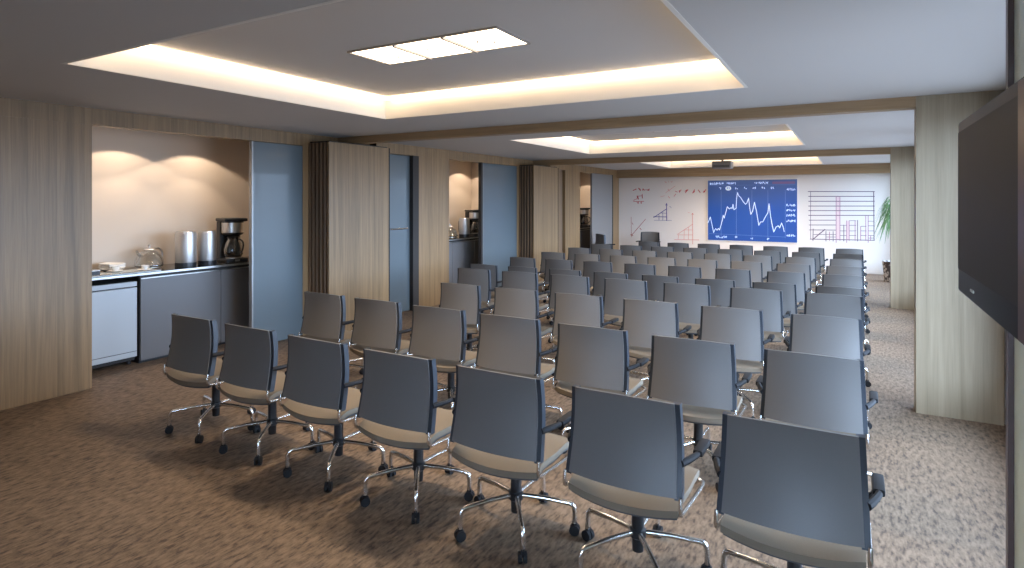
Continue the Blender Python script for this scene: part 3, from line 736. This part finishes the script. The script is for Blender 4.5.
def f5(bm):
    stroke(bm, [h(352, 215), h(354, 362)], .020); stroke(bm, [h(243, 335), h(352, 262)], .018); stroke(bm, [h(243, 328), h(352, 330)], .018); stroke(bm, [h(300, 297), h(352, 298)], .010)
    stroke(bm, [h(245, 358), h(395, 360)], .008); stroke(bm, [h(288, 310), h(288, 358)], .012); stroke(bm, [h(320, 290), h(320, 358)], .010); stroke(bm, [h(378, 240), h(392, 250)], .010); stroke(bm, [h(343, 232), h(352, 215), h(360, 232)], .010)
drawing('blue_triangle_drawing', 'blue stepped triangle graph drawn on the white wall', [('ink', 'blue_ink', f5)])
def f6(bm):
    stroke(bm, [h(572, 298), h(574, 560)], .014); stroke(bm, [h(420, 522), h(628, 525)], .014); stroke(bm, [h(445, 478), h(572, 392)], .012); stroke(bm, [h(445, 482), h(572, 482)], .010); stroke(bm, [h(500, 440), h(572, 440)], .010)
    stroke(bm, [h(455, 482), h(450, 520)], .010); stroke(bm, [h(503, 440), h(500, 520)], .010); stroke(bm, [h(540, 415), h(538, 520)], .010); stroke(bm, [h(565, 310), h(572, 298), h(582, 310)], .012); stroke(bm, [h(533, 290), h(548, 295)], .008)
drawing('red_triangle_drawing', 'pale red stepped triangle graph beside the blue screen', [('ink', 'pale_red_ink', f6)])
def f7(bm):
    stroke(bm, [h(52, 330), h(55, 500)], .010); stroke(bm, [h(52, 490), h(175, 348)], .014); stroke(bm, [h(60, 380), h(68, 395)], .014); stroke(bm, [h(126, 425), h(138, 438)], .018); stroke(bm, [h(48, 478), h(66, 488)], .018)
drawing('diagonal_graph_drawing', 'red diagonal line graph low at the left of the white wall', [('ink', mat('brownish red ink', (0.45, 0.12, 0.10), .6), f7)])

# ------------------------------------------------------------------ chairs
def back_y(v, z0, z1):
    z = z0 + (z1 - z0) * v
    return z
def make_chair(name, drop, lab, cat='chair', grp=None):
    t = thing(name, lab, cat, (0, 0, 0), 0, grp)
    # base
    bm = NB(); lathe(bm, [(0, 0.085), (0.026, 0.085), (0.028, 0.145), (0.038, 0.152), (0.038, 0.185), (0.029, 0.192), (0.028, 0.34 - drop), (0.0, 0.34 - drop)], 16); obj('gas_column', bm, 'black', t, 40)
    bm = NB(); lathe(bm, [(0, 0.33 - drop), (0.014, 0.33 - drop), (0.014, 0.40 - drop), (0, 0.40 - drop)], 12); box(bm, -0.09, 0.09, -0.09, 0.09, 0.385 - drop, 0.405 - drop, 0.006); obj('seat_mechanism', bm, 'black', t, 40)
    for k in range(5):
        a = PI / 2 + k * 2 * PI / 5; dx, dy = math.cos(a), math.sin(a)
        P = lambda r, z: Vector((dx * r, dy * r, z))
        bm = NB(); tube(bm, [P(0.030, 0.172), P(0.15, 0.170)] + [P(q.x, q.y) for q in arc((0.275, 0.158, 0), (0.305, 0.156, 0), (0.305, 0.112, 0), 6)] + [P(0.305, 0.06)], 0.0125, 8)
        lg = obj('leg', bm, 'chrome', t, 50)
        bm = NB()
        sd = Vector((-dy, dx, 0))
        for s in (-1, 1):
            c = P(0.305, 0.027) + sd * s * 0.012
            tube(bm, [c - sd * 0.008, c + sd * 0.008], 0.0265, 12)
        box(bm, -0.012, 0.012, -0.008, 0.008, 0.03, 0.07, 0.003, Matrix.Translation((dx * 0.305, dy * 0.305, 0)) @ Matrix.Rotation(a, 4, 'Z'))
        obj('caster', bm, 'rubber', lg, 40)
    # seat: tan pad over a dark pan, rear edge bowed backwards
    def seat_f(z, grow, dz, ys=1.0):
        def f(u, v):
            x = (u - 0.5) * 2
            hw = 0.246 + grow - 0.014 * max(0, v - .5)
            yr = -0.272 + 0.045 * x * x; yf = 0.215 - 0.05 * abs(x) ** 3
            y = yr + (yf - yr) * v
            zz = z + 0.012 * x * x - 0.012 * math.sin(PI * v) - 0.03 * max(0, v - 0.8) / 0.2 * 0.6 - 0.034 * (max(0, 0.22 - v) / 0.22) ** 1.6 + dz
            return Vector((x * hw, y * ys, zz))
        return f
    zs = 0.452 - drop
    bm = NB(); sheet(bm, seat_f(zs - 0.03, 0, 0), 10, 12, (0, 0, 0.03)); obj('seat', bm, 'seat', t, 50)
    bm = NB(); sheet(bm, seat_f(zs - 0.050, -0.008, 0.004, 0.93), 8, 10, (0, 0, 0.0155)); obj('seat_pan', bm, 'seat_under', t, 50)
    # backrest
    z0, z1 = 0.482 - drop, 0.866 - drop
    def prof(z):
        q = (z - z0) / (z1 - z0)
        return -0.250 + 0.042 * math.sin(PI * min(1, max(0, 0.02 + q * 0.70))) - 0.002 * q
    def bf(u, v):
        x = (u - 0.5) * 2; z = z0 + (z1 - z0) * v
        return Vector((x * (0.241 - 0.018 * v), prof(z) + 0.030 * x * x - 0.016, z - 0.010 * x * x * (v > 0.99)))
    bm = NB(); sheet(bm, bf, 12, 12, (0, 0.014, 0)); obj('backrest', bm, 'shell', t, 50)
    for s in (-1, 1):
        def rf(u, v):
            z = z0 - 0.010 + (z1 - 0.012 - z0 + 0.010) * v
            return Vector((s * (0.232 - 0.018 * v + 0.030 * u), prof(z) + 0.030 - 0.010 + 0.004 * u, z))
        bm = NB(); sheet(bm, rf, 2, 12, (0, 0.034, 0)); obj('back_rail', bm, 'rail', t, 50)
        # chrome side frame: down from the rail, forward under the seat
        x = s * 0.259; zb = 0.425 - drop
        pts = [Vector((x, -0.232, z0 + 0.005))] + arc((x, -0.240, zb + 0.025), (x, -0.242, zb - 0.016), (x, -0.20, zb - 0.014), 5) + [Vector((x, 0.0, zb - 0.03)), Vector((x, 0.10, zb - 0.035))] + arc((x, 0.15, zb - 0.036), (x, 0.19, zb - 0.036), (x * 0.8, 0.19, zb - 0.030), 4)
        pts += [Vector((x * 0.1, 0.16, zb - 0.028))]
        bm = NB(); tube(bm, pts, 0.009, 8); obj('side_frame', bm, 'chrome', t, 50)
        # arm
        za = 0.632 - drop; xa = s * 0.288
        bm = NB()
        box(bm, xa - 0.021, xa + 0.021, -0.075, 0.08, za - 0.028, za, 0.009)
        tube(bm, [(s * 0.250, -0.195, za - 0.02), (s * 0.268, -0.15, za - 0.018), (xa, -0.085, za - 0.015), (xa, -0.02, za - 0.015)], [0.015, 0.015, 0.013, 0.010], 8)
        obj('armrest', bm, 'rubber', t, 40)
    return t
GRP = 'rows of grey swivel chairs'
high = make_chair('swivel_chair', 0.0, '', grp=GRP)
low = make_chair('swivel_chair', 0.10, '', grp=GRP)
ROWS = [ # y of back top, x of the aisle chair, pitch, number of chairs, proto
    (2.435, -0.205, 0.657, 7, 0, .020), (3.61, -0.19, 0.660, 7, 0, .030), (4.84, -0.175, 0.652, 6, 0, .012), (6.0, -0.155, 0.648, 7, 0, .012),
    (7.32, -0.130, 0.652, 8, 1, 0), (8.52, -0.110, 0.656, 8, 1, 0), (9.64, -0.105, 0.655, 8, 1, 0), (10.80, -0.095, 0.655, 8, 1, 0),
    (11.90, -0.080, 0.652, 8, 1, 0), (13.14, -0.060, 0.656, 7, 1, 0)]
RN = ['nearest row', 'second nearest row', 'third nearest row', 'fourth nearest row', 'fifth nearest row', 'sixth nearest row', 'fourth row from the white wall',
      'third row from the white wall', 'second row from the white wall', 'row closest to the white wall']
ON = ['aisle seat', 'second from the aisle', 'third from the aisle', 'fourth from the aisle', 'fifth from the aisle', 'sixth from the aisle', 'seventh from the aisle', 'eighth from the aisle']
used = set()
for r, (y, xa, p, n, k, sk) in enumerate(ROWS):
    for c in range(n):
        pr_ = (high, low)[k]
        loc = (xa - p * c, y + sk * c + 0.222, 0); rz = random.uniform(-0.02, 0.02)
        last = c == n - 1
        pos = ON[c] if not last else 'alcove end seat'
        lab = 'grey swivel chair, %s, in the %s' % (pos, RN[r])
        if k not in used: o = pr_; o.location = loc; o.rotation_euler = (0, 0, rz); o['label'] = lab; used.add(k)
        else: o = dup(pr_, loc, rz, lab)
        o.scale = (1.0 if r < 2 else 0.93, 1, 1)
dup(high, (-4.62, 15.2, 0), PI, 'dark grey chair facing the rows in front of the white wall', 'loose chairs by the far wall')
dup(high, (-5.30, 14.0, 0), -PI * 0.24, 'grey chair turned sideways by the farthest sliding door', 'loose chairs by the far wall')
